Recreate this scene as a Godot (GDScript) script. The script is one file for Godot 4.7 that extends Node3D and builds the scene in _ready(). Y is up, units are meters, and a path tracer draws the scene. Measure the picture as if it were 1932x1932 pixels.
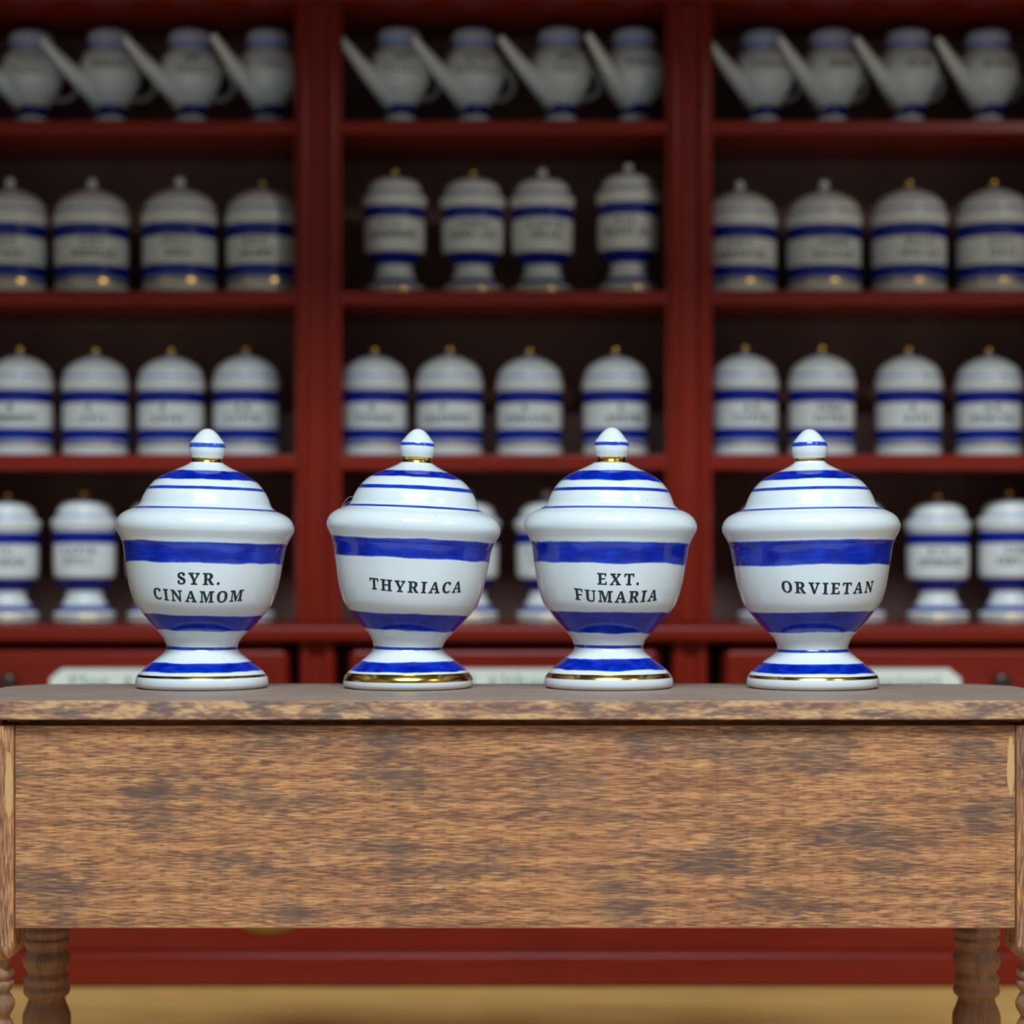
extends Node3D
# Four blue-banded porcelain apothecary jars on a small stained wooden table, a mahogany
# apothecary cabinet with shelves of jars out of focus behind them. Metres, y up.
# The table's front edge lies at z = 0, the cabinet's plinth at z = -1, the camera at z = 2.

const TABLE_Y := 0.4685
const EYE_Y := 0.591

var mats := {}
var taken := {}
var serif: SystemFont
var serif_bold: SystemFont
var heavy: FontVariation


# ---------------------------------------------------------------- mesh builder
class Shape:
	var v := PackedVector3Array()
	var n := PackedVector3Array()
	var t := PackedVector2Array()
	var c := PackedColorArray()
	var i := PackedInt32Array()
	var tint := Color.WHITE

	func add(p: Vector3, nn: Vector3, uv: Vector2) -> int:
		v.append(p)
		n.append(nn)
		t.append(uv)
		c.append(tint)
		return v.size() - 1

	func tri(a: int, b: int, d: int) -> void:
		var want: Vector3 = n[a] + n[b] + n[d]
		if (v[b] - v[a]).cross(v[d] - v[a]).dot(want) > 0.0:
			i.append_array([a, d, b])
		else:
			i.append_array([a, b, d])

	func quad(a: int, b: int, d: int, e: int) -> void:
		tri(a, b, d)
		tri(a, d, e)

	func flat_uv(p: Vector3, nn: Vector3, upright: bool) -> Vector2:
		var q := Vector2(p.x, -p.y)
		if absf(nn.x) > 0.7:
			q = Vector2(p.z, -p.y)
		elif absf(nn.y) > 0.7:
			q = Vector2(p.x, p.z)
		return Vector2(q.y, q.x) if upright else q

	# a box with softened edges; uv in metres; upright turns the grain vertical
	func box(lo: Vector3, hi: Vector3, bevel := 0.0015, upright := false) -> Shape:
		var mid := (lo + hi) * 0.5
		var half := (hi - lo) * 0.5
		var b := minf(bevel, minf(half.x, minf(half.y, half.z)) * 0.9)
		var at := {}
		for axis in 3:
			for s in [-1, 1]:
				var nn := Vector3.ZERO
				nn[axis] = s
				for k in 4:
					var sg := Vector3.ONE
					sg[axis] = s
					sg[(axis + 1) % 3] = -1 if k & 1 else 1
					sg[(axis + 2) % 3] = -1 if k & 2 else 1
					var p := Vector3.ZERO
					for d in 3:
						p[d] = mid[d] + sg[d] * (half[d] if d == axis else half[d] - b)
					at["%d%s" % [axis, str(Vector3i(sg))]] = add(p, nn, flat_uv(p, nn, upright))
		var key := func(axis: int, sg: Vector3) -> int: return at["%d%s" % [axis, str(Vector3i(sg))]]
		for axis in 3:
			for s in [-1, 1]:
				var q := []
				for k in [[1, 1], [-1, 1], [-1, -1], [1, -1]]:
					var sg := Vector3.ONE
					sg[axis] = s
					sg[(axis + 1) % 3] = k[0]
					sg[(axis + 2) % 3] = k[1]
					q.append(key.call(axis, sg))
				quad(q[0], q[1], q[2], q[3])
		for a in 3:
			var e := (a + 1) % 3
			var along := (a + 2) % 3
			for sa in [-1, 1]:
				for se in [-1, 1]:
					var s1 := Vector3.ONE
					s1[a] = sa
					s1[e] = se
					var s2 := s1
					s1[along] = -1
					s2[along] = 1
					quad(key.call(a, s1), key.call(a, s2), key.call(e, s2), key.call(e, s1))
		for sx in [-1, 1]:
			for sy in [-1, 1]:
				for sz in [-1, 1]:
					var sg := Vector3(sx, sy, sz)
					tri(key.call(0, sg), key.call(1, sg), key.call(2, sg))
		return self

	# profile of Vector2(radius, height) turned about y; the colour of ring k from tints, if any
	func lathe(profile: PackedVector2Array, segs: int, uv_u := 1.0, uv_v := 1.0, tints: Array = []) -> Shape:
		var m := profile.size()
		var lengths := PackedFloat32Array()
		lengths.append(0.0)
		for k in range(1, m):
			lengths.append(lengths[k - 1] + profile[k].distance_to(profile[k - 1]))
		var first := v.size()
		for k in m:
			var d := profile[mini(k + 1, m - 1)] - profile[maxi(k - 1, 0)]
			if d.length() < 1e-7:
				d = profile[mini(k + 2, m - 1)] - profile[maxi(k - 2, 0)]
			var nr := Vector2(d.y, -d.x).normalized()
			if tints.size() == m:
				tint = tints[k]
			for s in segs + 1:
				var a := TAU * s / segs
				var nn := Vector3(nr.x * sin(a), nr.y, nr.x * cos(a))
				add(Vector3(profile[k].x * sin(a), profile[k].y, profile[k].x * cos(a)), nn, Vector2(float(s) / segs * uv_u, (1.0 - lengths[k] / lengths[m - 1]) * uv_v))
		for k in m - 1:
			if profile[k].distance_to(profile[k + 1]) < 1e-7:
				continue
			for s in segs:
				var p := first + k * (segs + 1) + s
				quad(p, p + 1, p + segs + 2, p + segs + 1)
		return self

	# a round bar through points, with a radius at each
	func tube(points: PackedVector3Array, radii: PackedFloat32Array, segs := 12) -> Shape:
		var m := points.size()
		var first := v.size()
		var side := Vector3.ZERO
		for k in m:
			var d := (points[mini(k + 1, m - 1)] - points[maxi(k - 1, 0)]).normalized()
			if side == Vector3.ZERO:
				side = d.cross(Vector3(0.13, 0.2, 0.97)).normalized()
			side = (side - d * side.dot(d)).normalized()
			var up := d.cross(side)
			for s in segs + 1:
				var a := TAU * s / segs
				var nn := side * cos(a) + up * sin(a)
				add(points[k] + nn * radii[k], nn, Vector2(float(s) / segs, float(k) / m))
		for k in m - 1:
			for s in segs:
				var p := first + k * (segs + 1) + s
				quad(p, p + 1, p + segs + 2, p + segs + 1)
		for e in [0, m - 1]:
			var d2 := (points[0] - points[1]).normalized() if e == 0 else (points[m - 1] - points[m - 2]).normalized()
			var mid := add(points[e] + d2 * radii[e] * 0.35, d2, Vector2.ZERO)
			for s in segs:
				tri(mid, first + e * (segs + 1) + s, first + e * (segs + 1) + s + 1)
		return self

	# the side wall of a flat outline (x, z) between two heights with a softened top and bottom edge
	func rim(outline: PackedVector2Array, y0: float, y1: float, bevel: float) -> Shape:
		var m := outline.size()
		var run := 0.0
		var first := v.size()
		for k in m + 1:
			var p := outline[k % m]
			var d := (outline[(k + 1) % m] - outline[(k + m - 1) % m]).normalized()
			var o := Vector2(d.y, -d.x)
			if o.dot(p) < 0.0:
				o = -o
			if k > 0:
				run += p.distance_to(outline[k - 1])
			var inner := p - o * bevel
			var n3 := Vector3(o.x, 0, o.y)
			for row in [[y0, inner, Vector3.DOWN], [y0 + bevel, p, n3], [y1 - bevel, p, n3], [y1, inner, (Vector3.UP + n3 * 0.6).normalized()]]:
				add(Vector3(row[1].x, row[0], row[1].y), row[2], Vector2(run, -row[0]))
		for k in m:
			for r in 3:
				var a := first + k * 4 + r
				quad(a, a + 1, a + 5, a + 4)
		return self

	func cap(outline: PackedVector2Array, y: float, up: float) -> Shape:
		var ids := PackedInt32Array()
		for p in outline:
			ids.append(add(Vector3(p.x, y, p.y), Vector3(0, up, 0), Vector2(p.x, p.y)))
		var tr := Geometry2D.triangulate_polygon(outline)
		for k in range(0, tr.size(), 3):
			tri(ids[tr[k]], ids[tr[k + 1]], ids[tr[k + 2]])
		return self

	func surface_to(mesh: ArrayMesh, m: Material) -> ArrayMesh:
		var a := []
		a.resize(Mesh.ARRAY_MAX)
		a[Mesh.ARRAY_VERTEX] = v
		a[Mesh.ARRAY_NORMAL] = n
		a[Mesh.ARRAY_TEX_UV] = t
		a[Mesh.ARRAY_COLOR] = c
		a[Mesh.ARRAY_INDEX] = i
		mesh.add_surface_from_arrays(Mesh.PRIMITIVE_TRIANGLES, a)
		mesh.surface_set_material(mesh.get_surface_count() - 1, m)
		return mesh


# ---------------------------------------------------------------- scene helpers
func numbered(called: String) -> String:
	var k: int = taken.get(called, 0)
	taken[called] = k + 1
	return called if k == 0 else "%s_%03d" % [called, k]


func thing(called: String, label: String, category: String, at := Vector3.ZERO, group := "") -> Node3D:
	var o := Node3D.new()
	o.name = numbered(called)
	add_child(o)
	o.position = at
	tag(o, label, category, group)
	return o


func tag(o: Node3D, label: String, category: String, group := "") -> void:
	o.set_meta("label", label)
	o.set_meta("category", category)
	if group != "":
		o.set_meta("group", group)


func part(called: String, sh: Shape, m: Material, parent: Node3D, at := Vector3.ZERO) -> MeshInstance3D:
	return placed(called, sh.surface_to(ArrayMesh.new(), m), parent, at)


func placed(called: String, mesh: Mesh, parent: Node3D, at := Vector3.ZERO) -> MeshInstance3D:
	var o := MeshInstance3D.new()
	o.mesh = mesh
	o.name = called
	o.position = at
	o.cast_shadow = GeometryInstance3D.SHADOW_CASTING_SETTING_ON
	parent.add_child(o, true)
	return o


func struct(called: String, sh: Shape, m: Material) -> MeshInstance3D:
	var o := part(called, sh, m, self)
	o.set_meta("kind", "structure")
	o.set_meta("label", {
		"floor": "honey coloured wooden board floor in front of the red cabinet",
		"ceiling": "plain cream ceiling of the room",
		"wall_back": "dark wall behind the red cabinet",
		"wall_left": "plain cream wall at the left side",
		"wall_right": "plain cream wall at the right side",
		"wall_front": "plain grey wall behind the viewer",
		"trim_1": "dark lowered ceiling over the cabinet"}.get(called, called))
	return o


func rgb(r: int, g: int, b: int) -> Color:
	return Color(r / 255.0, g / 255.0, b / 255.0)


func lin(r: int, g: int, b: int) -> Color:
	return rgb(r, g, b).srgb_to_linear()


func mat(called: String, color: Color, rough: float, metal := 0.0) -> StandardMaterial3D:
	var m := StandardMaterial3D.new()
	m.resource_name = called
	m.albedo_color = color
	m.roughness = rough
	m.metallic = metal
	return m


func smooth(points: Array, steps: int) -> PackedVector2Array:
	var out := PackedVector2Array()
	var m := points.size()
	for k in m - 1:
		var p0: Vector2 = points[maxi(k - 1, 0)]
		var p1: Vector2 = points[k]
		var p2: Vector2 = points[k + 1]
		var p3: Vector2 = points[mini(k + 2, m - 1)]
		for s in steps:
			var f := float(s) / steps
			var p := p1.cubic_interpolate_in_time(p2, p0, p3, f, 1.0, -1.0, 2.0)
			out.append(Vector2(maxf(p.x, 0.0), p.y))
	out.append(points[m - 1])
	return out


# ---------------------------------------------------------------- textures
func field(w: int, h: int, from_w: int, from_h: int, freq: float, octaves: int, s: int) -> PackedByteArray:
	var f := FastNoiseLite.new()
	f.noise_type = FastNoiseLite.TYPE_SIMPLEX
	f.seed = s
	f.frequency = freq
	f.fractal_octaves = octaves
	var im := f.get_seamless_image(from_w, from_h, false, false, 0.15, true)
	im.convert(Image.FORMAT_L8)
	if from_w != w or from_h != h:
		im.resize(w, h, Image.INTERPOLATE_CUBIC)
	return im.get_data()


func picture(w: int, h: int, bytes: PackedByteArray) -> ImageTexture:
	var im := Image.create_from_data(w, h, false, Image.FORMAT_RGB8, bytes)
	return ImageTexture.create_from_image(im)


# wood with short flecks along u: a mix of four colours by streaks and cloudy stain
func wood_texture(w: int, h: int, light: Color, mid: Color, dark: Color, stain: Color, s: int, fleck_len: int, stain_amount: float, sharp: float) -> ImageTexture:
	var fine := field(w, h, maxi(w / (fleck_len * 2), 8), h, 0.42, 2, s)
	var fleck := field(w, h, maxi(w / fleck_len, 8), h, 0.26, 3, s + 1)
	var pore := field(w, h, maxi(w / fleck_len, 8), h, 0.55, 1, s + 4)
	var long := field(w, h, 24, h / 4, 0.12, 3, s + 2)
	var cloud := field(w, h, w / 16, h / 8, 0.05, 4, s + 3)
	var out := PackedByteArray()
	out.resize(w * h * 3)
	for k in w * h:
		var a := (fine[k] - 128) * 0.0034 + (fleck[k] - 128) * 0.0040 + (long[k] - 128) * 0.0022 - maxf(pore[k] - 178, 0.0) * 0.0075
		a = clampf(0.55 + a * sharp, 0.0, 1.0)
		var col := dark.lerp(mid, a * 1.9) if a < 0.526 else mid.lerp(light, (a - 0.526) * 2.1)
		var st := clampf((cloud[k] - 132) * 0.009 + (0.5 - a) * 0.8, 0.0, 1.0) * stain_amount
		col = col.lerp(stain, st)
		out[k * 3] = int(clampf(col.r, 0, 1) * 255.0)
		out[k * 3 + 1] = int(clampf(col.g, 0, 1) * 255.0)
		out[k * 3 + 2] = int(clampf(col.b, 0, 1) * 255.0)
	return picture(w, h, out)


# worn sawn edge: blotches of dark stain over raw tan wood
func edge_texture(w: int, h: int) -> ImageTexture:
	var big := field(w, h, w / 8, h / 2, 0.06, 4, 71)
	var small := field(w, h, w / 4, h, 0.12, 3, 72)
	var warm := field(w, h, w / 8, h / 4, 0.04, 2, 73)
	var raw := rgb(214, 168, 118)
	var tan := rgb(180, 132, 98)
	var brown := rgb(128, 94, 80)
	var grey := rgb(108, 92, 86)
	var out := PackedByteArray()
	out.resize(w * h * 3)
	for k in w * h:
		var a := clampf(0.5 + (big[k] - 128) * 0.0062 + (small[k] - 128) * 0.0036, 0.0, 1.0)
		var col := brown.lerp(tan, a * 2.0) if a < 0.5 else tan.lerp(raw, (a - 0.5) * 2.0)
		col = col.lerp(grey, clampf((warm[k] - 140) * 0.014, 0.0, 0.7) * (1.0 - a))
		out[k * 3] = int(col.r * 255.0)
		out[k * 3 + 1] = int(col.g * 255.0)
		out[k * 3 + 2] = int(col.b * 255.0)
	return picture(w, h, out)


# hand-painted bands on white glaze. bands: [s_top, s_bottom, tilt, strength] along the profile, in rows of the picture
func glaze_texture(w: int, h: int, bands: Array, specks: Array, s: int) -> ImageTexture:
	var white := rgb(233, 237, 236)
	var blue := rgb(0, 40, 176)
	var deep := rgb(0, 24, 138)
	var pale := rgb(28, 76, 204)
	var brush := field(w, h, w / 16, h, 0.16, 2, s)
	var patch := field(w, h, w / 4, h / 4, 0.05, 3, s + 1)
	var wob := field(w, 8, w / 8, 8, 0.05, 2, s + 2)
	var wob2 := field(w, 8, w / 2, 8, 0.12, 3, s + 3)
	var out := PackedByteArray()
	out.resize(w * h * 3)
	var wr := int(white.r * 255)
	var wg := int(white.g * 255)
	var wb := int(white.b * 255)
	for k in w * h:
		out[k * 3] = wr
		out[k * 3 + 1] = wg
		out[k * 3 + 2] = wb
	for b in bands:
		var wide: float = b[1] - b[0]
		var soft := clampf(wide * 0.10, 1.0, 3.2)
		var wave := clampf(wide * 0.06, 0.4, 3.0)
		for x in w:
			var shift := (wob[x] - 128) * 0.008 * wave + (wob2[x] - 128) * 0.0012 * wave
			var shift2 := (wob[(x + w / 3) % w] - 128) * 0.010 * wave + (wob2[(x + w / 2) % w] - 128) * 0.0015 * wave
			var y0: float = b[0] + shift
			var y1: float = b[1] + shift2
			for y in range(maxi(int(y0 - 6), 0), mini(int(y1 + 7), h)):
				var k := y * w + x
				var ed := minf(y - y0, y1 - y)
				var cover := smoothstep(-soft, soft * 0.8, ed) * float(b[2])
				if cover <= 0.0:
					continue
				var g := (brush[k] - 128) * 0.0032 + (patch[k] - 128) * 0.0045
				# the brush leaves a thin pale rim where the colour runs out
				g += 0.5 * (1.0 - smoothstep(0.0, soft * 2.2, ed)) - 0.08
				var col := blue.lerp(pale, clampf(g, 0.0, 1.0)) if g > 0.0 else blue.lerp(deep, clampf(-g * 1.4, 0.0, 1.0))
				col = white.lerp(col, cover)
				out[k * 3] = int(col.r * 255.0)
				out[k * 3 + 1] = int(col.g * 255.0)
				out[k * 3 + 2] = int(col.b * 255.0)
	for sp in specks:
		for dy in range(-1, 2):
			for dx in range(-1, 2):
				if absi(dx) + absi(dy) > 1:
					continue
				var k: int = (int(sp[1]) + dy) * w + int(sp[0]) + dx
				out[k * 3] = 92
				out[k * 3 + 1] = 96
				out[k * 3 + 2] = 104
	return picture(w, h, out)


# ---------------------------------------------------------------- lettering
var letters := {}

func letter(ch: String, bold: bool) -> Array:
	var key := ch + ("b" if bold else "r")
	if not letters.has(key):
		var tm := TextMesh.new()
		tm.font = heavy if bold else serif
		tm.text = ch
		tm.font_size = 64
		tm.pixel_size = 0.01
		tm.depth = 0.0
		tm.curve_step = 1.5
		var a := tm.get_mesh_arrays()
		letters[key] = [a[Mesh.ARRAY_VERTEX], a[Mesh.ARRAY_INDEX], tm.get_aabb()]
	return letters[key]


# letters laid out on a strip: where(x, y) turns strip metres into [point, normal]
func write_line(sh: Shape, text: String, cap_height: float, x0: float, x1: float, y: float, where: Callable, bold := true, stretch := 1.0) -> void:
	var base: AABB = letter("I", bold)[2]
	var k := cap_height / base.size.y
	var kx := k * stretch
	var wides := []
	var total := 0.0
	for ch in text:
		var wd: float = k * 0.28 * base.size.y if ch == " " else letter(ch, bold)[2].size.x * kx
		wides.append(wd)
		total += wd
	var gap := ((x1 - x0) - total) / maxi(text.length() - 1, 1)
	if gap < -0.1 * cap_height:
		kx *= (x1 - x0) / total * 0.97
		for q in wides.size():
			wides[q] *= (x1 - x0) / total * 0.97
		gap = 0.03 * (x1 - x0) / maxi(text.length() - 1, 1)
	var x := x0
	for q in text.length():
		var ch := text[q]
		if ch != " ":
			var l := letter(ch, bold)
			var bx: AABB = l[2]
			var first := sh.v.size()
			for p in l[0]:
				var got: Array = where.call(x + (p.x - bx.position.x) * kx, y + (p.y - base.position.y) * k)
				sh.add(got[0], got[1], Vector2.ZERO)
			var idx: PackedInt32Array = l[1]
			for j in range(0, idx.size(), 3):
				sh.tri(first + idx[j], first + idx[j + 1], first + idx[j + 2])
		x += wides[q] + gap


# ---------------------------------------------------------------- the four jars in front
# profile of the jar in millimetres: radius, height above the table
const JAR := [[63.5, 0.0], [67.2, 1.9], [68.8, 4.3], [69.1, 7.5], [68.3, 10.8], [66.4, 14.0], [63.5, 17.2], [58.2, 22.0], [52.2, 26.8], [45.8, 31.7], [40.2, 36.5], [37.3, 40.5], [37.0, 43.0], [37.6, 46.1], [39.4, 50.2], [42.1, 54.2], [46.6, 59.0], [51.4, 63.8], [57.1, 70.2], [62.4, 76.7], [66.7, 81.5], [71.1, 87.9], [73.8, 94.4], [76.2, 102.4], [78.0, 110.4], [79.6, 118.5], [80.9, 126.5], [82.3, 134.6], [83.4, 142.6], [84.7, 149.0], [86.0, 152.2], [87.6, 156.2], [89.9, 160.3], [92.0, 164.3], [92.8, 168.3], [92.2, 172.3], [90.2, 176.3], [86.4, 180.4], [81.0, 183.6], [75.5, 186.0], [70.2, 189.2], [67.8, 192.4], [65.4, 198.8], [62.0, 205.3], [57.9, 210.9], [52.6, 216.5], [45.8, 221.4], [35.4, 226.2], [29.7, 228.6], [21.7, 232.6], [16.9, 235.8], [15.7, 238.2], [16.1, 240.6], [17.4, 243.9], [18.6, 247.1], [18.8, 251.9], [17.7, 256.7], [14.8, 260.7], [10.0, 266.4], [5.0, 270.4], [0.0, 271.7]]

func urn(label: String, x: float, lean: float, wide: float, tall: float, bands: Array, gold: Array, lines: Array, specks: Array, s: int) -> void:
	var root := thing("apothecary_jar", label, "jar", Vector3(x, TABLE_Y, -0.222), "porcelain jars lined up on the table")
	var pts := []
	for p in JAR:
		pts.append(Vector2(p[0] * wide * 0.001, p[1] * tall * 0.001))
	var prof := smooth(pts, 4)
	var run := PackedFloat32Array([0.0])
	for k in range(1, prof.size()):
		run.append(run[k - 1] + prof[k].distance_to(prof[k - 1]))
	var whole: float = run[run.size() - 1]
	# where along the profile a height lies, and how wide the jar is there
	var along := func(h: float) -> Vector2:
		for k in range(1, prof.size()):
			if prof[k].y >= h:
				var f: float = clampf((h - prof[k - 1].y) / maxf(prof[k].y - prof[k - 1].y, 1e-6), 0.0, 1.0)
				return Vector2(lerpf(run[k - 1], run[k], f), lerpf(prof[k - 1].x, prof[k].x, f))
		return Vector2(whole, 0.0)
	# bowl and lid lean a little on the foot, as hand-thrown ones do
	var bend := func(p: Vector3) -> Vector3:
		var a: float = deg_to_rad(lean) * smoothstep(0.030, 0.056, p.y)
		var q := p - Vector3(0, 0.043, 0)
		return Vector3(q.x * cos(a) + q.y * sin(a), 0.043 - q.x * sin(a) + q.y * cos(a), q.z)
	var rows := 1024
	var painted := []
	for b in bands:
		painted.append([(1.0 - along.call(b[0] * 0.001).x / whole) * rows, (1.0 - along.call(b[1] * 0.001).x / whole) * rows, b[2]])
	var marks := []
	for sp in specks:
		marks.append([fposmod(sp[0] / 360.0, 1.0) * 1024, (1.0 - along.call(sp[1] * 0.001).x / whole) * rows])
	var m := mat("painted porcelain", Color.WHITE, 0.16)
	m.albedo_texture = glaze_texture(1024, rows, painted, marks, s)
	m.clearcoat_enabled = true
	m.clearcoat = 0.25
	m.clearcoat_roughness = 0.05
	var cut := func(from_h: float, to_h: float) -> Shape:
		var sh := Shape.new()
		var pick := PackedVector2Array()
		var vs := PackedFloat32Array()
		var a: Vector2 = along.call(from_h)
		pick.append(Vector2(a.y, from_h))
		vs.append(a.x)
		for k in prof.size():
			if prof[k].y > from_h + 1e-5 and prof[k].y < to_h - 1e-5:
				pick.append(prof[k])
				vs.append(run[k])
		var z: Vector2 = along.call(to_h)
		pick.append(Vector2(z.y, to_h))
		vs.append(z.x)
		sh.lathe(pick, 96)
		for k in sh.v.size():
			sh.t[k].y = 1.0 - vs[k / 97] / whole
			sh.v[k] = bend.call(sh.v[k])
		return sh
	var foot: Shape = cut.call(0.0, 0.042 * tall)
	foot.cap(_ring(0.0635 * wide, 48), 0.0, -1.0)
	part("foot", foot, m, root)
	part("bowl", cut.call(0.042 * tall, 0.1835 * tall), m, root)
	var lid := part("lid", cut.call(0.1835 * tall, 0.2382 * tall), m, root)
	part("finial", cut.call(0.2382 * tall, 0.2717 * tall), m, lid)
	for g in gold:
		var sh: Shape = cut.call(g[0] * 0.001, g[1] * 0.001)
		for k in sh.v.size():
			sh.v[k] += sh.n[k] * 0.00025
		part("gold_band", sh, mats.gold, root if g[0] < 100 else lid)
	var ink := Shape.new()
	for l in lines:
		# l: text, left and right edge in degrees round the jar, baseline, cap height, tilt, sag
		var mid_r: float = along.call((l[3] + l[4] * 0.5) * 0.001).y
		var xa: float = deg_to_rad(l[1]) * mid_r
		var xb: float = deg_to_rad(l[2]) * mid_r
		var mid_x := (xa + xb) * 0.5
		var where := func(px: float, py: float) -> Array:
			var off := (px - mid_x) / maxf(xb - mid_x, 0.001)
			var h: float = py + off * off * float(l[6]) * 0.001 - (px - mid_x) * tan(deg_to_rad(l[5]))
			var r: float = along.call(h).y + 0.0003
			var ang := px / mid_r
			return [bend.call(Vector3(sin(ang) * r, h, cos(ang) * r)), Vector3(sin(ang), -0.12, cos(ang)).normalized()]
		write_line(ink, l[0], l[4] * 0.001, xa, xb, l[3] * 0.001, where)
	part("lettering", ink, mats.ink, root).set_meta("label", "black printed name")


func _ring(r: float, segs: int) -> PackedVector2Array:
	var out := PackedVector2Array()
	for k in segs:
		out.append(Vector2(sin(TAU * k / segs) * r, cos(TAU * k / segs) * r))
	return out


# ---------------------------------------------------------------- jars on the shelves
# profile rows: radius, height in millimetres, and w(hite) b(lue) p(ale blue) from there upwards
const FOOTED := [[40, 0, "w"], [45.5, 1.5, "w"], [46, 8, "w"], [44.5, 13, "w"], [40, 16, "b"], [34.5, 24, "w"], [31, 28, "w"], [27, 36, "w"], [26.5, 44, "w"], [28, 46, "b"], [36, 56, "b"], [41, 64, "w"], [43.5, 66, "w"], [45, 76, "w"], [45.4, 100, "w"], [45.2, 114, "b"], [45.5, 132, "w"], [46.5, 136, "w"], [48.5, 142, "w"], [48.2, 147, "w"], [45, 151, "w"], [41.5, 153, "p"], [40.6, 155.5, "w"], [39.5, 163, "w"], [35, 170, "w"], [27, 175, "p"], [17, 178, "b"], [10, 179.5, "w"], [7, 181, "w"]]
const CANISTER := [[44, 0, "w"], [48, 1.5, "w"], [48.5, 13, "w"], [48.3, 19, "w"], [48, 20, "p"], [48, 24, "b"], [48, 40, "w"], [48.4, 60, "w"], [48.3, 77.5, "b"], [48.5, 96, "w"], [49.3, 99, "w"], [49.8, 107, "w"], [49, 112, "w"], [47.4, 115, "p"], [46.8, 118, "w"], [46, 123, "w"], [41.5, 131, "w"], [32, 139, "w"], [20, 145, "p"], [13, 148, "b"], [8, 149.5, "w"], [6, 151, "w"]]
const SPOUTED := [[22, 0, "w"], [24, 1, "w"], [24.5, 8, "w"], [23.5, 14, "w"], [22.5, 21, "b"], [22, 30, "b"], [25, 36, "w"], [31, 46, "w"], [40, 60, "w"], [46, 76, "w"], [46.5, 88, "w"], [43, 102, "w"], [36, 112, "w"], [30, 116, "w"], [29, 118, "p"], [31, 121, "p"], [32.5, 125, "q"], [32.5, 133, "q"], [30, 139, "p"], [22, 144, "w"], [10, 146.5, "w"], [0, 147, "w"]]

func banded(rows: Array, lo: int, hi: int, wide: float, tall: float, segs := 40) -> Shape:
	var tone := {"w": lin(232, 234, 230), "b": lin(18, 36, 142), "p": lin(132, 150, 208), "q": lin(196, 196, 214)}
	var prof := PackedVector2Array()
	var tints := []
	for k in range(lo, hi + 1):
		var p := Vector2(rows[k][0] * wide, rows[k][1] * tall) * 0.001
		if k > lo and rows[k][2] != rows[k - 1][2]:
			prof.append(p)
			tints.append(tone[rows[k - 1][2]])
		prof.append(p)
		tints.append(tone[rows[k][2]])
		if k < hi:
			var q := Vector2(rows[k + 1][0] * wide, rows[k + 1][1] * tall) * 0.001
			var before: Array = rows[maxi(k - 1, 0)]
			var after: Array = rows[mini(k + 2, rows.size() - 1)]
			var mid := p.cubic_interpolate_in_time(q, Vector2(before[0] * wide, before[1] * tall) * 0.001, Vector2(after[0] * wide, after[1] * tall) * 0.001, 0.5, 1.0, -1.0, 2.0)
			prof.append(mid)
			tints.append(tone[rows[k][2]])
	return Shape.new().lathe(prof, segs, 1.0, 1.0, tints)


func radius_at(rows: Array, h: float, wide: float, tall: float) -> float:
	for k in range(1, rows.size()):
		if rows[k][1] * tall * 0.001 >= h:
			return lerpf(rows[k - 1][0], rows[k][0], (h - rows[k - 1][1] * tall * 0.001) / ((rows[k][1] - rows[k - 1][1]) * tall * 0.001)) * wide * 0.001
	return 0.0


var protos := {}

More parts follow.
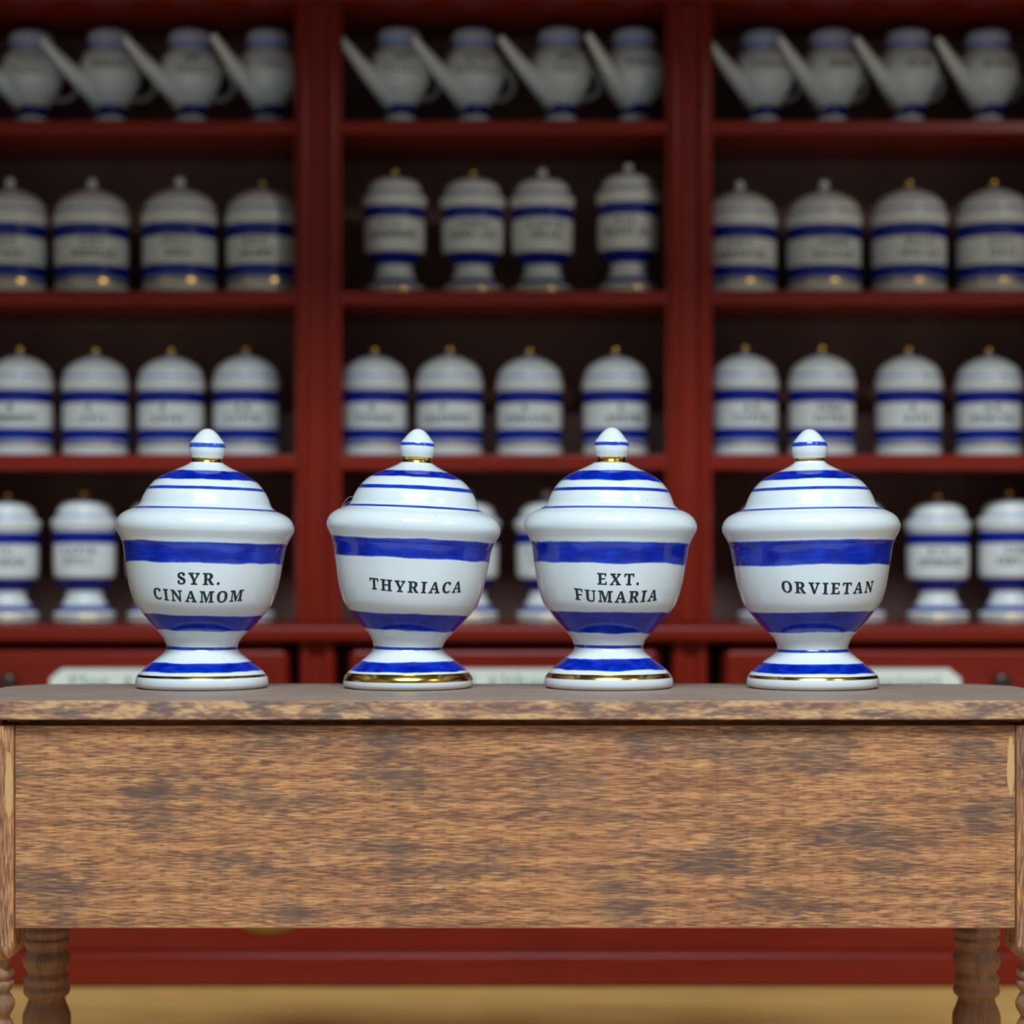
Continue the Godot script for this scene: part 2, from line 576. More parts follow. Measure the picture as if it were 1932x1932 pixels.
func shelf_jar(kind: String, label: String, group: String, at: Vector3, words: Array, turn: float, wide: float, tall: float, gilt: bool) -> void:
	var rows: Array = {"footed": FOOTED, "canister": CANISTER, "spouted": SPOUTED}[kind]
	var called: String = {"footed": "footed_jar", "canister": "canister_jar", "spouted": "spouted_syrup_jar"}[kind]
	var key := "%s %.3f %s" % [kind, wide, gilt]
	if not protos.has(key):
		var root := Node3D.new()
		var split: int = {"footed": 20, "canister": 12, "spouted": 14}[kind]
		part("body", banded(rows, 0, split, wide, 1.0), mats.glaze, root)
		var lid := part("lid", banded(rows, split, rows.size() - 1, wide, 1.0), mats.glaze, root)
		if kind == "spouted":
			var sp := PackedVector3Array()
			var rr := PackedFloat32Array()
			for k in 9:
				var f := k / 8.0
				sp.append(Vector3(lerpf(-0.012, -0.106, f), lerpf(0.050, 0.119, f) - 0.005 * sin(f * PI), 0))
				rr.append(lerpf(0.0235, 0.0055, pow(f, 0.62)))
			var spout := Shape.new()
			spout.tint = lin(232, 234, 230)
			part("spout", spout.tube(sp, rr, 18), mats.glaze, root)
			var hp := PackedVector3Array()
			var hr := PackedFloat32Array()
			for k in 15:
				var a := deg_to_rad(lerpf(105.0, -105.0, k / 14.0))
				hp.append(Vector3(0.041 + 0.031 * cos(a), 0.076 + 0.024 * sin(a), 0))
				hr.append(0.0042)
			var handle := Shape.new()
			handle.tint = lin(232, 234, 230)
			part("handle", handle.tube(hp, hr, 12), mats.glaze, root)
		else:
			var top: float = rows[rows.size() - 1][1] * 0.001
			var knob := PackedVector2Array()
			for k in 13:
				var a := lerpf(-1.1, PI / 2, k / 12.0)
				knob.append(Vector2(0.0078 * cos(a), top + 0.0062 + 0.0078 * sin(a)))
			var kn := Shape.new()
			kn.tint = lin(232, 234, 230)
			kn.lathe(knob, 20)
			part("knob", kn, mats.gold_knob if gilt else mats.glaze, lid)
			# gilt line round the foot
			var gh := 0.0065 if kind == "footed" else 0.0145
			var gp := PackedVector2Array()
			for k in 5:
				var h := gh + k * 0.0012
				gp.append(Vector2(radius_at(rows, h, wide, 1.0) + 0.0003, h))
			part("gold_band", Shape.new().lathe(gp, 40), mats.gold_soft, root)
		protos[key] = root
	var o: Node3D = protos[key].duplicate()
	o.name = numbered(called)
	add_child(o)
	o.position = at
	o.scale = Vector3(1, tall, 1)
	tag(o, label, "jar", group)
	if kind == "spouted":
		o.rotation_degrees.y = turn
	else:
		o.rotation_degrees.y = turn
	var ink := Shape.new()
	var aim: float = 12.0 - turn if kind == "spouted" else 0.0
	var first_h: float = {"footed": 0.099, "canister": 0.0645, "spouted": 0.092}[kind]
	var cap: float = 0.0102
	var many := words.size()
	for k in many:
		var text: String = words[k]
		var h := first_h - k * 0.0155 - (0.0 if many > 1 else 0.008)
		var r := radius_at(rows, h + 0.004, wide, 1.0)
		var half: float = minf(text.length() * cap * 0.47, r * 0.82)
		var where := func(px: float, py: float) -> Array:
			var a := px / r + deg_to_rad(aim)
			var rr2 := radius_at(rows, py, wide, 1.0) + 0.0004
			return [Vector3(sin(a) * rr2, py, cos(a) * rr2), Vector3(sin(a), 0, cos(a))]
		write_line(ink, text, cap, -half, half, h, where)
	part("lettering", ink, mats.ink, o)


# ---------------------------------------------------------------- build
func _ready() -> void:
	camera_and_light()
	materials()
	room()
	cabinet()
	table()
	urns()
	shelf_jars()
	small_things()


func camera_and_light() -> void:
	var cam := Camera3D.new()
	cam.name = "camera"
	var lens := CameraAttributesPhysical.new()
	lens.frustum_focal_length = 49.7
	lens.frustum_focus_distance = 2.105
	lens.frustum_near = 0.05
	lens.frustum_far = 40.0
	lens.exposure_aperture = 1.6
	cam.attributes = lens
	cam.projection = Camera3D.PROJECTION_FRUSTUM
	cam.near = 0.05
	cam.far = 40.0
	cam.size = 0.05 * 2.0 * 966.0 / 4000.0      # the height of the view at the near plane
	cam.frustum_offset = Vector2(0, 0.05 * 111.0 / 4000.0)   # the lens is raised a little: uprights stay upright
	cam.position = Vector3(0, EYE_Y, 2.0)
	add_child(cam)
	cam.current = true

	var env := Environment.new()
	env.background_mode = Environment.BG_COLOR
	env.background_color = Color(0.02, 0.02, 0.02)
	env.tonemap_mode = Environment.TONE_MAPPER_LINEAR
	env.tonemap_exposure = 1.0
	env.sdfgi_enabled = true
	env.ssao_enabled = true
	env.ssil_enabled = true
	var we := WorldEnvironment.new()
	we.name = "environment"
	we.environment = env
	add_child(we)

	# a broad daylight panel in the high ceiling in front of the table
	var panel := AreaLight3D.new()
	panel.name = "panel_light"
	panel.area_size = Vector2(2.0, 1.0)
	panel.area_normalize_energy = true
	panel.light_energy = 22.5
	panel.light_color = Color(0.86, 0.94, 1.0)
	panel.area_range = 12.0
	panel.area_attenuation = 2.0
	panel.shadow_enabled = true
	panel.position = Vector3(0, 3.555, 2.35)
	panel.rotation_degrees = Vector3(-90, 0, 0)
	add_child(panel)


func materials() -> void:
	serif = SystemFont.new()
	serif.font_names = PackedStringArray(["Droid Serif"])
	serif.font_weight = 400
	serif_bold = SystemFont.new()
	serif_bold.font_names = PackedStringArray(["Droid Serif"])
	serif_bold.font_weight = 700
	heavy = FontVariation.new()
	heavy.base_font = serif_bold
	heavy.variation_embolden = 0.35

	mats.gold = mat("gilding", rgb(226, 180, 84), 0.17, 1.0)
	mats.gold_soft = mat("thin gilding", rgb(226, 184, 96), 0.24, 1.0)
	mats.gold_knob = mat("gilt knob", rgb(232, 190, 92), 0.25, 1.0)
	mats.ink = mat("printed black", rgb(34, 40, 42), 0.35)
	mats.glaze = mat("banded glaze", Color.WHITE, 0.18)
	mats.glaze.vertex_color_use_as_albedo = true

	var wood := mat("stained table wood", Color.WHITE, 0.62)
	wood.albedo_texture = wood_texture(2048, 900, rgb(220, 157, 100), rgb(180, 119, 76), rgb(116, 74, 52), rgb(95, 73, 63), 11, 14, 0.75, 1.2)
	wood.uv1_scale = Vector3(1.0 / 1.0, 1.0 / 0.44, 1)
	wood.uv1_offset = Vector3(0.5, 0.0, 0)
	mats.wood = wood
	var top := mat("table top wood", Color.WHITE, 0.5)
	top.albedo_texture = wood_texture(1024, 512, rgb(178, 152, 134), rgb(160, 134, 116), rgb(136, 112, 98), rgb(138, 120, 108), 31, 40, 0.6, 0.7)
	top.uv1_scale = Vector3(1.0 / 0.8, 1.0 / 0.4, 1)
	mats.top = top
	var edge := mat("worn board edge", Color.WHITE, 0.7)
	edge.albedo_texture = edge_texture(2048, 96)
	edge.uv1_scale = Vector3(1.0 / 1.06, 1.0 / 0.0497, 1)
	mats.edge = edge
	var legw := mat("turned leg wood", Color.WHITE, 0.5)
	legw.albedo_texture = wood_texture(512, 512, rgb(176, 130, 102), rgb(156, 112, 87), rgb(128, 90, 70), rgb(112, 86, 72), 51, 40, 0.5, 0.8)
	mats.leg = legw
	var raw := mat("bare wood", rgb(210, 162, 106), 0.7)
	mats.raw = raw

	var red := mat("red mahogany varnish", Color.WHITE, 0.27)
	red.albedo_texture = wood_texture(1024, 512, rgb(144, 41, 25), rgb(132, 35, 21), rgb(117, 30, 18), rgb(111, 30, 19), 81, 120, 0.4, 0.6)
	red.metallic_specular = 0.38
	red.uv1_scale = Vector3(1.0 / 0.9, 1.0 / 0.45, 1)
	mats.red = red
	mats.dark = mat("dark stained back panel", rgb(128, 92, 80), 0.6)
	mats.knob = mat("dark bronze knob", rgb(74, 56, 50), 0.3, 0.5)
	mats.brass = mat("dull brass", rgb(150, 116, 42), 0.45, 0.4)
	mats.paper = mat("label card", rgb(240, 245, 234), 0.7)
	mats.label_ink = mat("green label ink", rgb(96, 128, 122), 0.6)

	var boards := mat("honey floor boards", Color.WHITE, 0.42)
	boards.albedo_texture = wood_texture(1024, 512, rgb(246, 202, 122), rgb(238, 188, 108), rgb(214, 164, 88), rgb(204, 154, 86), 91, 60, 0.5, 0.8)
	boards.uv1_scale = Vector3(1.0 / 1.2, 1.0 / 0.5, 1)
	mats.boards = boards
	mats.slab = mat("grey stone slab", rgb(120, 120, 118), 0.8)
	mats.mat_cloth = mat("white felt", rgb(224, 226, 226), 0.95)
	mats.wall = mat("cream wall paint", rgb(122, 114, 100), 0.9)
	mats.white_wall = mat("grey wall paint", rgb(152, 148, 138), 0.9)
	mats.soffit = mat("dark soffit paint", rgb(60, 46, 42), 0.9)
	mats.fiber = mat("white fibre", rgb(225, 225, 220), 0.6)


func room() -> void:
	var fl := struct("floor", Shape.new().box(Vector3(-2.4, -0.10, -1.45), Vector3(2.4, -0.012, 5.7), 0.001), mats.slab)
	var rng := RandomNumberGenerator.new()
	rng.seed = 5
	var variants := []
	for k in 4:
		var sh := Shape.new().box(Vector3(-2.3, -0.0125, -0.0555), Vector3(2.3, 0.0, 0.0555), 0.0012)
		for q in sh.t.size():
			sh.t[q] += Vector2(k * 0.31, k * 0.127)
		variants.append(sh.surface_to(ArrayMesh.new(), mats.boards))
	for k in 15:
		placed("floor_board", variants[rng.randi() % 4], fl, Vector3(0, 0, -1.30 + k * 0.112))
	struct("wall_back", Shape.new().box(Vector3(-2.4, 0, -1.45), Vector3(2.4, 3.7, -1.36), 0.001), mats.soffit)
	struct("wall_left", Shape.new().box(Vector3(-2.4, 0, -1.36), Vector3(-2.3, 3.7, 5.6), 0.001), mats.wall)
	struct("wall_right", Shape.new().box(Vector3(2.3, 0, -1.36), Vector3(2.4, 3.7, 5.6), 0.001), mats.wall)
	struct("wall_front", Shape.new().box(Vector3(-2.4, 0, 5.6), Vector3(2.4, 3.7, 5.7), 0.001), mats.white_wall)
	struct("ceiling", Shape.new().box(Vector3(-2.3, 3.6, -0.21), Vector3(2.3, 3.7, 5.6), 0.001), mats.wall)
	struct("trim_1", Shape.new().box(Vector3(-2.3, 1.55, -1.36), Vector3(2.3, 3.7, -0.21), 0.002), mats.soffit)

	var felt := part("felt_mat", Shape.new().box(Vector3(-1.5, -0.0118, 0.42), Vector3(1.5, -0.004, 1.45), 0.002), mats.mat_cloth, self)
	felt.name = numbered("felt_mat")
	tag(felt, "plain white felt mat on the floor in front of the table", "mat")

	var lamp := thing("ceiling_lamp", "wide white ceiling light panel above and behind the viewer", "lamp", Vector3(0, 3.6, 2.35))
	var frame := Shape.new()
	for b in [[-1.04, -0.54, 1.04, -0.505], [-1.04, 0.505, 1.04, 0.54], [-1.04, -0.505, -1.005, 0.505], [1.005, -0.505, 1.04, 0.505]]:
		frame.box(Vector3(b[0], -0.04, b[1]), Vector3(b[2], 0.0, b[3]), 0.002)
	part("frame", frame, mats.wall, lamp)
	var glow := mat("lamp diffuser", rgb(240, 242, 245), 0.6)
	glow.emission_enabled = true
	glow.emission = Color(0.86, 0.94, 1.0)
	glow.emission_energy_multiplier = 1.5
	var bulb := thing("globe_lamp", "small round white lamp hanging at the right of the viewer", "lamp", Vector3(1.33, 1.85, 0.74))
	var ball := PackedVector2Array()
	for k in 17:
		var a := lerpf(-PI / 2, PI / 2, k / 16.0)
		ball.append(Vector2(0.07 * cos(a), 0.07 * sin(a)))
	var warm := mat("globe glass", rgb(240, 240, 238), 0.4)
	warm.emission_enabled = true
	warm.emission = Color(1.0, 0.98, 0.95)
	warm.emission_energy_multiplier = 12.0
	part("globe", Shape.new().lathe(ball, 28), warm, bulb)
	part("cord", Shape.new().tube(PackedVector3Array([Vector3(0, 0.07, 0), Vector3(0, 1.75, 0)]), PackedFloat32Array([0.004, 0.004]), 8), mats.wall, bulb)
	var om := OmniLight3D.new()
	om.name = "globe_light"
	om.light_energy = 0.35
	om.light_color = Color(1.0, 0.98, 0.95)
	om.light_size = 0.07
	om.omni_range = 12.0
	om.omni_attenuation = 2.0
	om.shadow_enabled = true
	bulb.add_child(om)
	part("diffuser", Shape.new().box(Vector3(-1.005, -0.03, -0.505), Vector3(1.005, -0.002, 0.505), 0.001), glow, lamp)


func cabinet() -> void:
	var cab := thing("apothecary_cabinet", "tall red mahogany apothecary cabinet with open shelves and labelled drawers", "cabinet", Vector3(0, 0, -1.0))
	var mids := [-0.832, -0.2773, 0.2534, 0.806]   # centres of the uprights
		# carcass
	part("back_panel", Shape.new().box(Vector3(-0.856, 0.0, -0.262), Vector3(0.83, 1.44, -0.245), 0.001), mats.dark, cab)
	for x in mids:
		part("partition", Shape.new().box(Vector3(x - 0.019, 0.505, -0.245), Vector3(x + 0.019, 1.405, -0.052), 0.001, true), mats.red, cab)
	for x in mids:
		var w := 0.0342
		var post := part("post", Shape.new().box(Vector3(x - w, 0.5155, -0.052), Vector3(x + w, 1.405, -0.034), 0.003, true), mats.red, cab)
		for sx in [-1, 1]:
			var bead := PackedVector2Array()
			var sh := Shape.new()
			var pts := PackedVector3Array([Vector3(x + sx * 0.0205, 0.5155, -0.034), Vector3(x + sx * 0.0205, 1.405, -0.034)])
			part("bead", sh.tube(pts, PackedFloat32Array([0.0075, 0.0075]), 16), mats.red, post)
		# the pilaster under the counter board
		var low := part("pilaster", Shape.new().box(Vector3(x - 0.026, 0.10, -0.05), Vector3(x + 0.026, 0.4901, -0.020), 0.002, true), mats.red, cab)
		for sx in [-1, 1]:
			var pts2 := PackedVector3Array([Vector3(x + sx * 0.0165, 0.10, -0.02), Vector3(x + sx * 0.0165, 0.4901, -0.02)])
			part("bead", Shape.new().tube(pts2, PackedFloat32Array([0.008, 0.008]), 16), mats.red, low)
	# shelves, one board to a bay
	for row in [[1.2170, 1.2367], [0.9720, 0.9931], [0.7352, 0.7579]]:
		for b in 3:
			part("shelf", Shape.new().box(Vector3(mids[b] + 0.019, row[0], -0.245), Vector3(mids[b + 1] - 0.019, row[1], -0.0352), 0.003), mats.red, cab)
	part("counter_board", Shape.new().box(Vector3(-0.884, 0.4901, -0.245), Vector3(0.858, 0.5155, 0.010), 0.008), mats.red, cab)
	part("top_board", Shape.new().box(Vector3(-0.874, 1.405, -0.262), Vector3(0.848, 1.44, -0.02), 0.004), mats.red, cab)
	part("cornice", Shape.new().box(Vector3(-0.90, 1.44, -0.262), Vector3(0.874, 1.50, 0.03), 0.012), mats.red, cab)
	# base
	part("plinth", Shape.new().box(Vector3(-0.884, 0.0, -0.245), Vector3(0.858, 0.0515, 0.0), 0.009), mats.red, cab)
	for x in [-0.856, 0.806]:
		part("side_panel", Shape.new().box(Vector3(x, 0.05, -0.245), Vector3(x + 0.024, 0.4901, -0.05), 0.001, true), mats.red, cab)
	part("drawer_rail", Shape.new().box(Vector3(-0.856, 0.345, -0.06), Vector3(0.83, 0.368, -0.025), 0.002), mats.red, cab)
	part("carcass_lining", Shape.new().box(Vector3(-0.832, 0.368, -0.20), Vector3(0.806, 0.4895, -0.19), 0.001), mats.dark, cab)
	var words := ["Flor. Arnicae", "Rad. Althaeae", "Bacc. Juniperi"]
	for b in 3:
		var x0: float = mids[b] + 0.039
		var x1: float = mids[b + 1] - 0.039
		if b == 0:
			x1 = -0.3158
		elif b == 1:
			x0 = -0.2333
			x1 = 0.2108
		else:
			x0 = 0.2993
		var mid := (x0 + x1) * 0.5
		if b == 0:
			mid = -0.5355
		elif b == 2:
			mid = 0.5167
		var dr := part("drawer", Shape.new().box(Vector3(x0, 0.372, -0.18), Vector3(x1, 0.4826, -0.004), 0.0115), mats.red, cab)
		# a card with clipped corners
		var hw := 0.119
		var outline := PackedVector2Array([Vector2(-hw, -0.012), Vector2(-hw + 0.017, -0.026), Vector2(hw - 0.017, -0.026), Vector2(hw, -0.012), Vector2(hw, 0.012), Vector2(hw - 0.017, 0.026), Vector2(-hw + 0.017, 0.026), Vector2(-hw, 0.012)])
		var card := Shape.new()
		card.cap(outline, 0.0016, 1.0)
		card.rim(outline, 0.0, 0.0016, 0.0004)
		var plate := part("label_card", card, mats.paper, dr, Vector3(mid, 0.4263, -0.0042))
		plate.rotation_degrees.x = 90
		var ink := Shape.new()
		var where := func(px: float, py: float) -> Array:
			return [Vector3(mid + px, py, -0.0021), Vector3(0, 0, 1)]
		write_line(ink, words[b], 0.021, -0.092, 0.092, 0.4205, where, false)
		part("lettering", ink, mats.label_ink, dr)
		for sx in [-1, 1]:
			var knob := Shape.new().lathe(smooth([Vector2(0.007, 0.0), Vector2(0.006, 0.006), Vector2(0.0075, 0.010), Vector2(0.0125, 0.014), Vector2(0.0135, 0.019), Vector2(0.0105, 0.0245), Vector2(0.0, 0.0265)], 3), 24)
			var kn := part("knob", knob, mats.knob, dr, Vector3(mid + sx * 0.1745, 0.4335, -0.004))
			kn.rotation_degrees.x = 90
	# cupboard doors below, in pairs
	for b in 3:
		var a: float = mids[b] + 0.030
		var z: float = mids[b + 1] - 0.030
		for half in 2:
			var x0 := a if half == 0 else (a + z) * 0.5 + 0.001
			var x1 := (a + z) * 0.5 - 0.001 if half == 0 else z
			part("door", Shape.new().box(Vector3(x0, 0.102, -0.05), Vector3(x1, 0.343, -0.026), 0.002, true), mats.red, cab)
	var rail := part("base_rail", Shape.new().box(Vector3(-0.856, 0.0515, -0.05), Vector3(0.83, 0.10, -0.012), 0.002), mats.red, cab)
	var disc := smooth([Vector2(0.0, 0.006), Vector2(0.03, 0.0055), Vector2(0.044, 0.004), Vector2(0.048, 0.0)], 4)
	var pl := part("brass_plate", Shape.new().lathe(disc, 40), mats.brass, rail, Vector3(-0.3475, 0.0985, -0.0122))
	pl.rotation_degrees.x = 90
	pl.scale = Vector3(1, 1, 0.5)


func table() -> void:
	var tb := thing("side_table", "small brown stained wooden table with turned legs, jars on top", "table")
	# board with rounded corners
	var outline := PackedVector2Array()
	var rng := RandomNumberGenerator.new()
	rng.seed = 9
	var dent := FastNoiseLite.new()
	dent.seed = 4
	dent.frequency = 9.0
	var hx := 0.536
	var z0 := -0.302
	var r := 0.075
	var straight := 90
	for c in 4:
		var cx := (hx - r) * (1 if c == 0 or c == 3 else -1)
		var cz := (0.0 - r) if c == 0 or c == 1 else (z0 + r)
		var start: float = [90.0, 180.0, 270.0, 0.0][c]
		# corners run front right, front left, back left, back right, angle measured from +x towards +z
		for k in 13:
			var a := deg_to_rad([0.0, 90.0, 180.0, 270.0][c] + k * 7.5)
			outline.append(Vector2(cx + r * cos(a), cz + r * sin(a)))
		if c == 0 or c == 2:
			for k in range(1, straight):
				var f := float(k) / straight
				var x := lerpf(hx - r, -(hx - r), f) * (1 if c == 0 else -1)
				outline.append(Vector2(x, 0.0 if c == 0 else z0))
	for k in outline.size():
		var nudge := dent.get_noise_2d(outline[k].x * 10.0, outline[k].y * 10.0)
		outline[k] -= outline[k].normalized() * (0.0003 + 0.0006 * nudge)
	var inner := PackedVector2Array()
	for k in outline.size():
		var d := (outline[(k + 1) % outline.size()] - outline[(k + outline.size() - 1) % outline.size()]).normalized()
		var o := Vector2(d.y, -d.x)
		if o.dot(outline[k] - Vector2(0, z0 * 0.5)) < 0:
			o = -o
		inner.append(outline[k] - o * 0.0012)
	var mid := Vector2(0, z0 * 0.5)
	var shifted := PackedVector2Array()
	for p in outline:
		shifted.append(p - mid)
	var board := ArrayMesh.new()
	var side := Shape.new().rim(shifted, TABLE_Y - 0.018, TABLE_Y, 0.0012)
	for k in side.v.size():
		side.v[k].z += mid.y
	var topf := Shape.new().cap(inner, TABLE_Y, 1.0)
	var under := Shape.new().cap(inner, TABLE_Y - 0.018, -1.0)
	topf.surface_to(board, mats.top)
	side.surface_to(board, mats.edge)
	under.surface_to(board, mats.wood)
	placed("tabletop", board, tb)
	# aprons
	var ty := TABLE_Y - 0.018
	var front := Shape.new().box(Vector3(-0.4722, 0.2515, -0.030), Vector3(0.4783, ty - 0.006, -0.0125), 0.0012)
	chip(part("apron", front, mats.wood, tb), Vector3(0.4735, 0.4065, -0.0124), 0.0040, 0.030, 22)
	part("top_rail", Shape.new().box(Vector3(-0.4715, ty - 0.03, -0.044), Vector3(0.4775, ty, -0.0302), 0.0005), mats.wood, tb)
	part("apron", Shape.new().box(Vector3(-0.474, 0.2515, -0.288), Vector3(0.474, ty, -0.272), 0.0012), mats.wood, tb)
	for x in [-0.512, 0.500]:
		part("apron", Shape.new().box(Vector3(x, 0.2515, -0.246), Vector3(x + 0.014, ty, -0.054), 0.0012), mats.wood, tb)
	# legs: a square block above a turned shaft
	var prof := smooth([Vector2(0.0165, 0.0), Vector2(0.021, 0.006), Vector2(0.022, 0.015), Vector2(0.021, 0.028), Vector2(0.0175, 0.04), Vector2(0.0195, 0.06), Vector2(0.0245, 0.09), Vector2(0.0255, 0.106), Vector2(0.025, 0.1176), Vector2(0.0193, 0.1335), Vector2(0.0234, 0.1385), Vector2(0.0247, 0.1436), Vector2(0.0222, 0.1495), Vector2(0.0243, 0.155), Vector2(0.0212, 0.161), Vector2(0.0207, 0.164), Vector2(0.0246, 0.171), Vector2(0.0254, 0.177), Vector2(0.0225, 0.183), Vector2(0.0207, 0.187), Vector2(0.0238, 0.192), Vector2(0.0246, 0.1965), Vector2(0.0218, 0.200), Vector2(0.0247, 0.2035), Vector2(0.0243, 0.208), Vector2(0.0205, 0.213), Vector2(0.0215, 0.226)], 3)
	for leg in [[-0.5029, -0.0345, 0.0305, 0.025], [0.5090, -0.0345, 0.0305, 0.025], [-0.4977, -0.268, 0.025, 0.022], [0.4968, -0.268, 0.025, 0.022]]:
		var mesh := ArrayMesh.new()
		var sh := Shape.new().lathe(prof, 40)
		for k in sh.t.size():
			sh.t[k] = Vector2(sh.t[k].y * 1.2, sh.t[k].x)
		sh.surface_to(mesh, mats.leg)
		# the block ends in a shoulder rounded off on all sides
		var blk := Shape.new()
		var bw: float = leg[2]
		var bd: float = leg[3]
		blk.box(Vector3(-bw, 0.2335, -bd), Vector3(bw, ty - 0.006, bd), 0.001, true)
		blk.box(Vector3(-bw + 0.014, ty - 0.008, -bd + 0.014), Vector3(bw - 0.014, ty, bd - 0.014), 0.0002, true)
		for way in [[1, 0], [-1, 0], [0, 1], [0, -1]]:
			var last := -1
			for k in 8:
				var a := k / 7.0 * PI / 2
				var f := 1.0 - 0.30 * (1.0 - cos(a))
				var y := 0.2345 - 0.0135 * sin(a)
				var nn := Vector3(way[0] * cos(a), -sin(a), way[1] * cos(a)).normalized()
				var first := -1
				for e in [-1, 1]:
					var px: float = (way[0] if way[0] != 0 else e) * bw * f
					var pz: float = (way[1] if way[1] != 0 else e) * bd * f
					var id := blk.add(Vector3(px, y, pz), nn, Vector2(-y, px + pz))
					if first < 0:
						first = id
				if last >= 0:
					blk.quad(last, last + 1, first + 1, first)
				last = first
		var foot_ids := []
		for q in [[1, 1], [-1, 1], [-1, -1], [1, -1]]:
			foot_ids.append(blk.add(Vector3(q[0] * bw * 0.7, 0.221, q[1] * bd * 0.7), Vector3.DOWN, Vector2(q[0] * bw, q[1] * bd)))
		blk.quad(foot_ids[0], foot_ids[1], foot_ids[2], foot_ids[3])
		blk.surface_to(mesh, mats.wood)
		var lg := placed("leg", mesh, tb, Vector3(leg[0], 0, leg[1]))
		if leg[0] == -0.5029:
			# a long chip along the inner front edge shows the bare wood
			chip(lg, Vector3(0.0262, 0.3886, 0.0251), 0.0042, 0.034, 21)
	

# an irregular sliver of bare wood where the stain has worn through
func chip(parent: Node3D, at: Vector3, half_w: float, half_h: float, s: int) -> void:
	var rng := RandomNumberGenerator.new()
	rng.seed = s
	var outline := PackedVector2Array()
	for k in 28:
		var a := TAU * k / 28.0
		var j := rng.randf_range(0.72, 1.0)
		outline.append(Vector2(sin(a) * half_w * j, cos(a) * half_h * rng.randf_range(0.86, 1.0)))
	var sh := Shape.new().cap(outline, 0.00015, 1.0)
	sh.rim(outline, 0.0, 0.00015, 0.00005)
	var o := part("bare_wood_chip", sh, mats.raw, parent, at)
	o.rotation_degrees.x = 90
	o.set_meta("label", "pale bare wood chip")


func urns() -> void:
	# bands in millimetres above the table: bottom, top, strength
	urn("blue-banded white porcelain jar lettered SYR. CINAMOM, leftmost on the table", -0.3248, 1.5, 1.0, 1.0,
		[[256.0, 251.4, 0.75], [226.5, 216.8, 1.0], [209.5, 206.4, 0.85], [187.6, 185.6, 0.75], [152.0, 131.2, 1.0], [77.0, 61.0, 1.0], [43.8, 40.6, 0.85], [27.6, 18.6, 1.0]],
		[[12.4, 14.8], [235.8, 240.4]],
		[["SYR.", -11.4, 20.0, 108.5, 12.1, 0.0, 0.4], ["CINAMOM", -33.4, 40.4, 90.6, 11.6, 0.0, 2.6]], [], 101)
	urn("blue-banded white porcelain jar lettered THYRIACA, leaning slightly, broad gold foot line", -0.1089, 2.7, 0.981, 1.0,
		[[256.6, 253.4, 0.85], [226.3, 219.3, 1.0], [210.3, 206.4, 0.9], [189.2, 187.0, 0.85], [155.0, 135.6, 1.0], [78.5, 61.0, 1.0], [43.6, 40.6, 0.9], [28.5, 18.6, 1.0]],
		[[8.6, 16.4], [235.6, 241.6]],
		[["THYRIACA", -30.6, 45.6, 100.6, 11.6, -0.4, 2.2]], [[18.0, 180.5], [41.0, 180.2], [49.0, 181.0], [-6.0, 173.0]], 202)
	urn("blue-banded white porcelain jar lettered EXT. FUMARIA, third on the table", 0.1013, 0.8, 0.974, 1.005,
		[[257.0, 253.4, 0.85], [226.3, 215.9, 1.0], [208.3, 205.0, 0.9], [188.4, 186.4, 0.8], [151.6, 130.8, 1.0], [80.0, 58.6, 1.0], [45.6, 42.6, 0.95], [31.6, 20.6, 1.0]],
		[[11.4, 16.2], [235.4, 241.8]],
		[["EXT.", -12.0, 20.4, 108.0, 11.8, 0.0, 0.4], ["FUMARIA", -31.6, 39.8, 90.2, 11.8, 0.0, 2.6]], [[32.0, 195.0]], 303)
	urn("blue-banded white porcelain jar lettered ORVIETAN, rightmost on the table", 0.3151, -0.9, 0.998, 0.998,
		[[257.0, 252.8, 0.85], [226.3, 217.4, 1.0], [209.0, 206.0, 0.85], [187.4, 185.4, 0.75], [153.4, 129.0, 1.0], [80.0, 59.4, 1.0], [41.0, 38.0, 0.85], [26.5, 17.2, 1.0]],
		[[11.0, 14.0], [237.2, 240.4]],
		[["ORVIETAN", -31.0, 45.5, 98.6, 11.7, 1.0, 2.2]], [], 404)


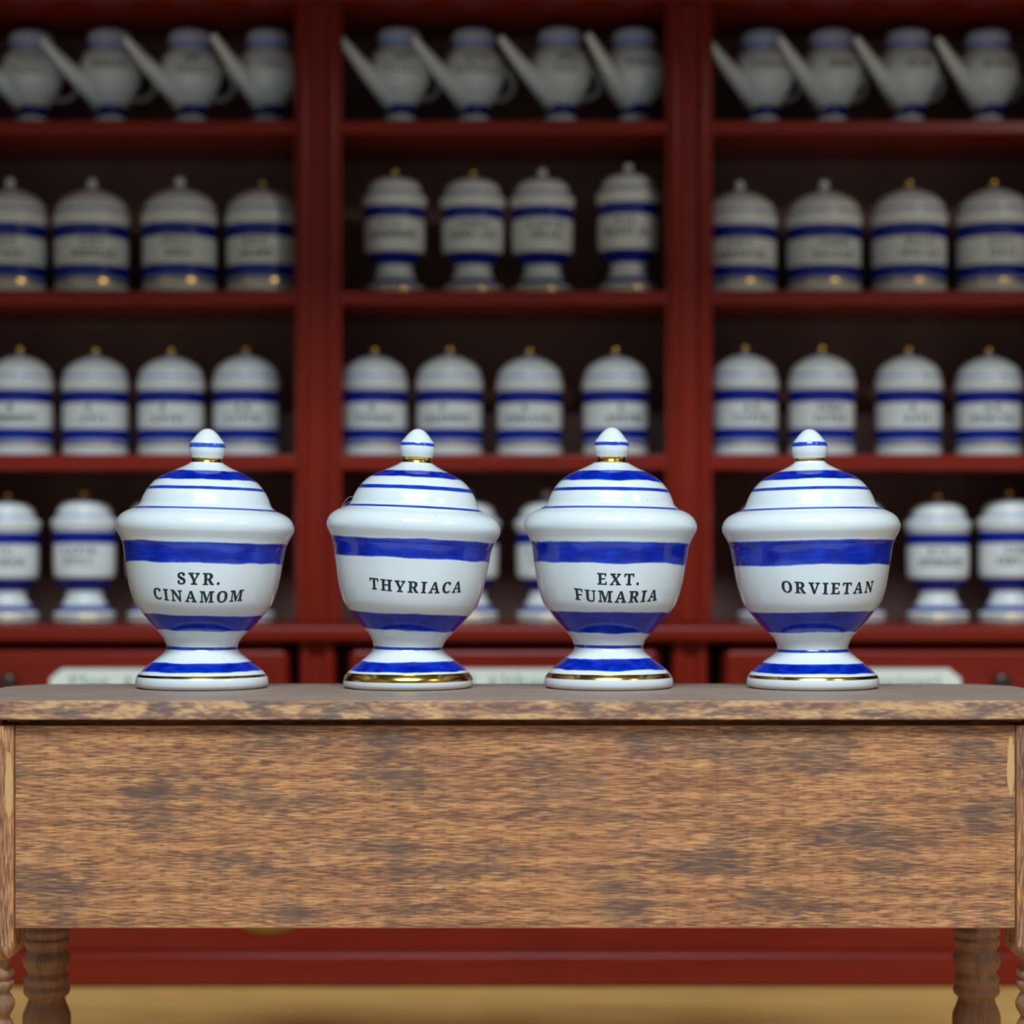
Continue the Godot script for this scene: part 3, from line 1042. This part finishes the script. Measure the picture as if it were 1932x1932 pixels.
func shelf_jars() -> void:
	var scale_x := 0.00078
	var z := -1.12
	var order := ["first", "second", "third", "fourth"]
	var bays := ["left", "middle", "right"]
	# x measured from the middle of the view in units of 0.78 mm
	var rows := [
		{"kind": "spouted", "y": 1.2367, "what": "white spouted syrup jar", "shelf": "top shelf", "group": "spouted syrup jars on the top shelf",
			"x": [-911, -762, -608, -461, -213, -73, 91, 231, 475, 605, 749, 899],
			"turn": [33, 34, 36, 48, 38, 36, 34, 48, 34, 37, 35, 36],
			"words": [["SYR.", "PAPAV."], ["ROSAR."], ["MEL", "ROSAE"], ["VIOL."], ["OXY", "SCILL."], ["SYR.", "ALTHAEAE"], ["MEL", "BOR."], ["RIBES"], ["CERAS."], ["MORI"], ["RUBI"], ["BERB."]]},
		{"kind": "mixed", "y": 0.9931, "what": "", "shelf": "second shelf", "group": "jars on the second shelf",
			"x": [-948, -793, -626, -468, -222, -74, 57, 219, 430, 589, 749, 909],
			"words": [["EXT.", "QUASS."], ["EXT.", "GENTIAN"], ["PULV.", "RHEI"], ["EXT.", "ALOES"], ["PIL.", "ANDERSON"], ["CORN.", "CERV. UST."], ["LAPID.", "SMAR."], ["PIL.", "RUFFI AL."], ["EXT.", "ABSINTH."], ["CORN.", "SALSAP."], ["PULV.", "IPECAC."], ["EXT.", "OPII"]]},
		{"kind": "canister", "y": 0.7579, "what": "blue-banded white canister jar", "shelf": "third shelf", "group": "canister jars on the third shelf",
			"x": [-928, -787, -643, -503, -260, -118, 33, 195, 438, 584, 749, 901],
			"words": [["R.", "TORMENT"], ["S.", "APII"], ["S.", "ANISI"], ["AX.", "LUPIN."], ["S.", "CYDON."], ["F.", "CALENDUL"], ["S.", "CORIAND."], ["S.", "ANETHI"], ["AX.", "LUPIN."], ["CERA", "LUTEA"], ["S.", "APII"], ["AX.", "PORCIN."]]},
		{"kind": "footed", "y": 0.5155, "what": "blue-banded white footed jar", "shelf": "counter board", "group": "footed jars on the counter board",
			"x": [-950, -806, -668, -506, -222, -84, 66, 206, 484, 646, 804, 939],
			"words": [["PIL.", "GALBAN."], ["LAPID.", "SPEC."], ["EXT.", "FEL."], ["PIL.", "ALOES"], ["CONF.", "ALK."], ["PULV.", "CORN."], ["LAPID.", "CANC."], ["EXT.", "RHEI"], ["TROCH.", "VIP."], ["PIL.", "COCH."], ["PIL.", "STOMACH"], ["CORN.", "CERV. UST."]]},
	]
	var rng := RandomNumberGenerator.new()
	rng.seed = 77
	var plain := [0, 1, 2, 5, 9]
	for r in rows.size():
		var row: Dictionary = rows[r]
		for k in 12:
			var bay := k / 4
			var kind: String = row.kind
			var what: String = row.what
			var group: String = row.group
			var wide := 1.0
			var tall := 1.0 + rng.randf_range(-0.012, 0.012)
			var gilt := true
			if r == 1:
				kind = "footed" if bay == 1 else "canister"
				what = "white blue-banded footed jar" if bay == 1 else "wide white blue-banded canister jar"
				group = "footed jars on the second shelf" if bay == 1 else "wide canister jars on the second shelf"
				wide = 1.0 if bay == 1 else 1.125
				tall *= 0.975 if bay == 1 else 1.06
				gilt = k in [3, 4, 5, 10, 11]
				if k == 7:
					tall *= 1.03
			if r == 0:
				tall *= 1.045
			if r == 3:
				gilt = k in [0, 1, 10, 11]
			var dz := rng.randf_range(-0.006, 0.006) - (0.010 if r == 0 else 0.0)
			if r == 1 and k == 7:
				dz = 0.012
			var at := Vector3(row.x[k] * scale_x, row.y + 0.0004, z + dz)
			var label := "%s, %s from left on the %s of the %s bay" % [what, order[k % 4], row.shelf, bays[bay]]
			shelf_jar(kind, label, group, at, row.words[k], row.turn[k] if r == 0 else rng.randf_range(-6, 14), wide, tall, gilt)


func small_things() -> void:
	# a wisp of fibre caught on the second jar's lid
	var fib := Shape.new()
	for s in [[0.0, 0.014, 0.0], [0.003, 0.009, 0.002]]:
		var pts := PackedVector3Array()
		var rr := PackedFloat32Array()
		for k in 12:
			var f := k / 11.0
			pts.append(Vector3(-0.1792 + f * 0.0135 + s[0] * f, TABLE_Y + 0.1875 + sin(f * PI * 0.62) * s[1] * 0.9, -0.2185 + s[2] * f))
			rr.append(0.0001)
		fib.tube(pts, rr, 6)
	var o := part("loose_fiber", fib, mats.fiber, self)
	o.name = numbered("loose_fiber")
	tag(o, "fine pale fibre caught on the lid edge of the THYRIACA jar", "fibre")
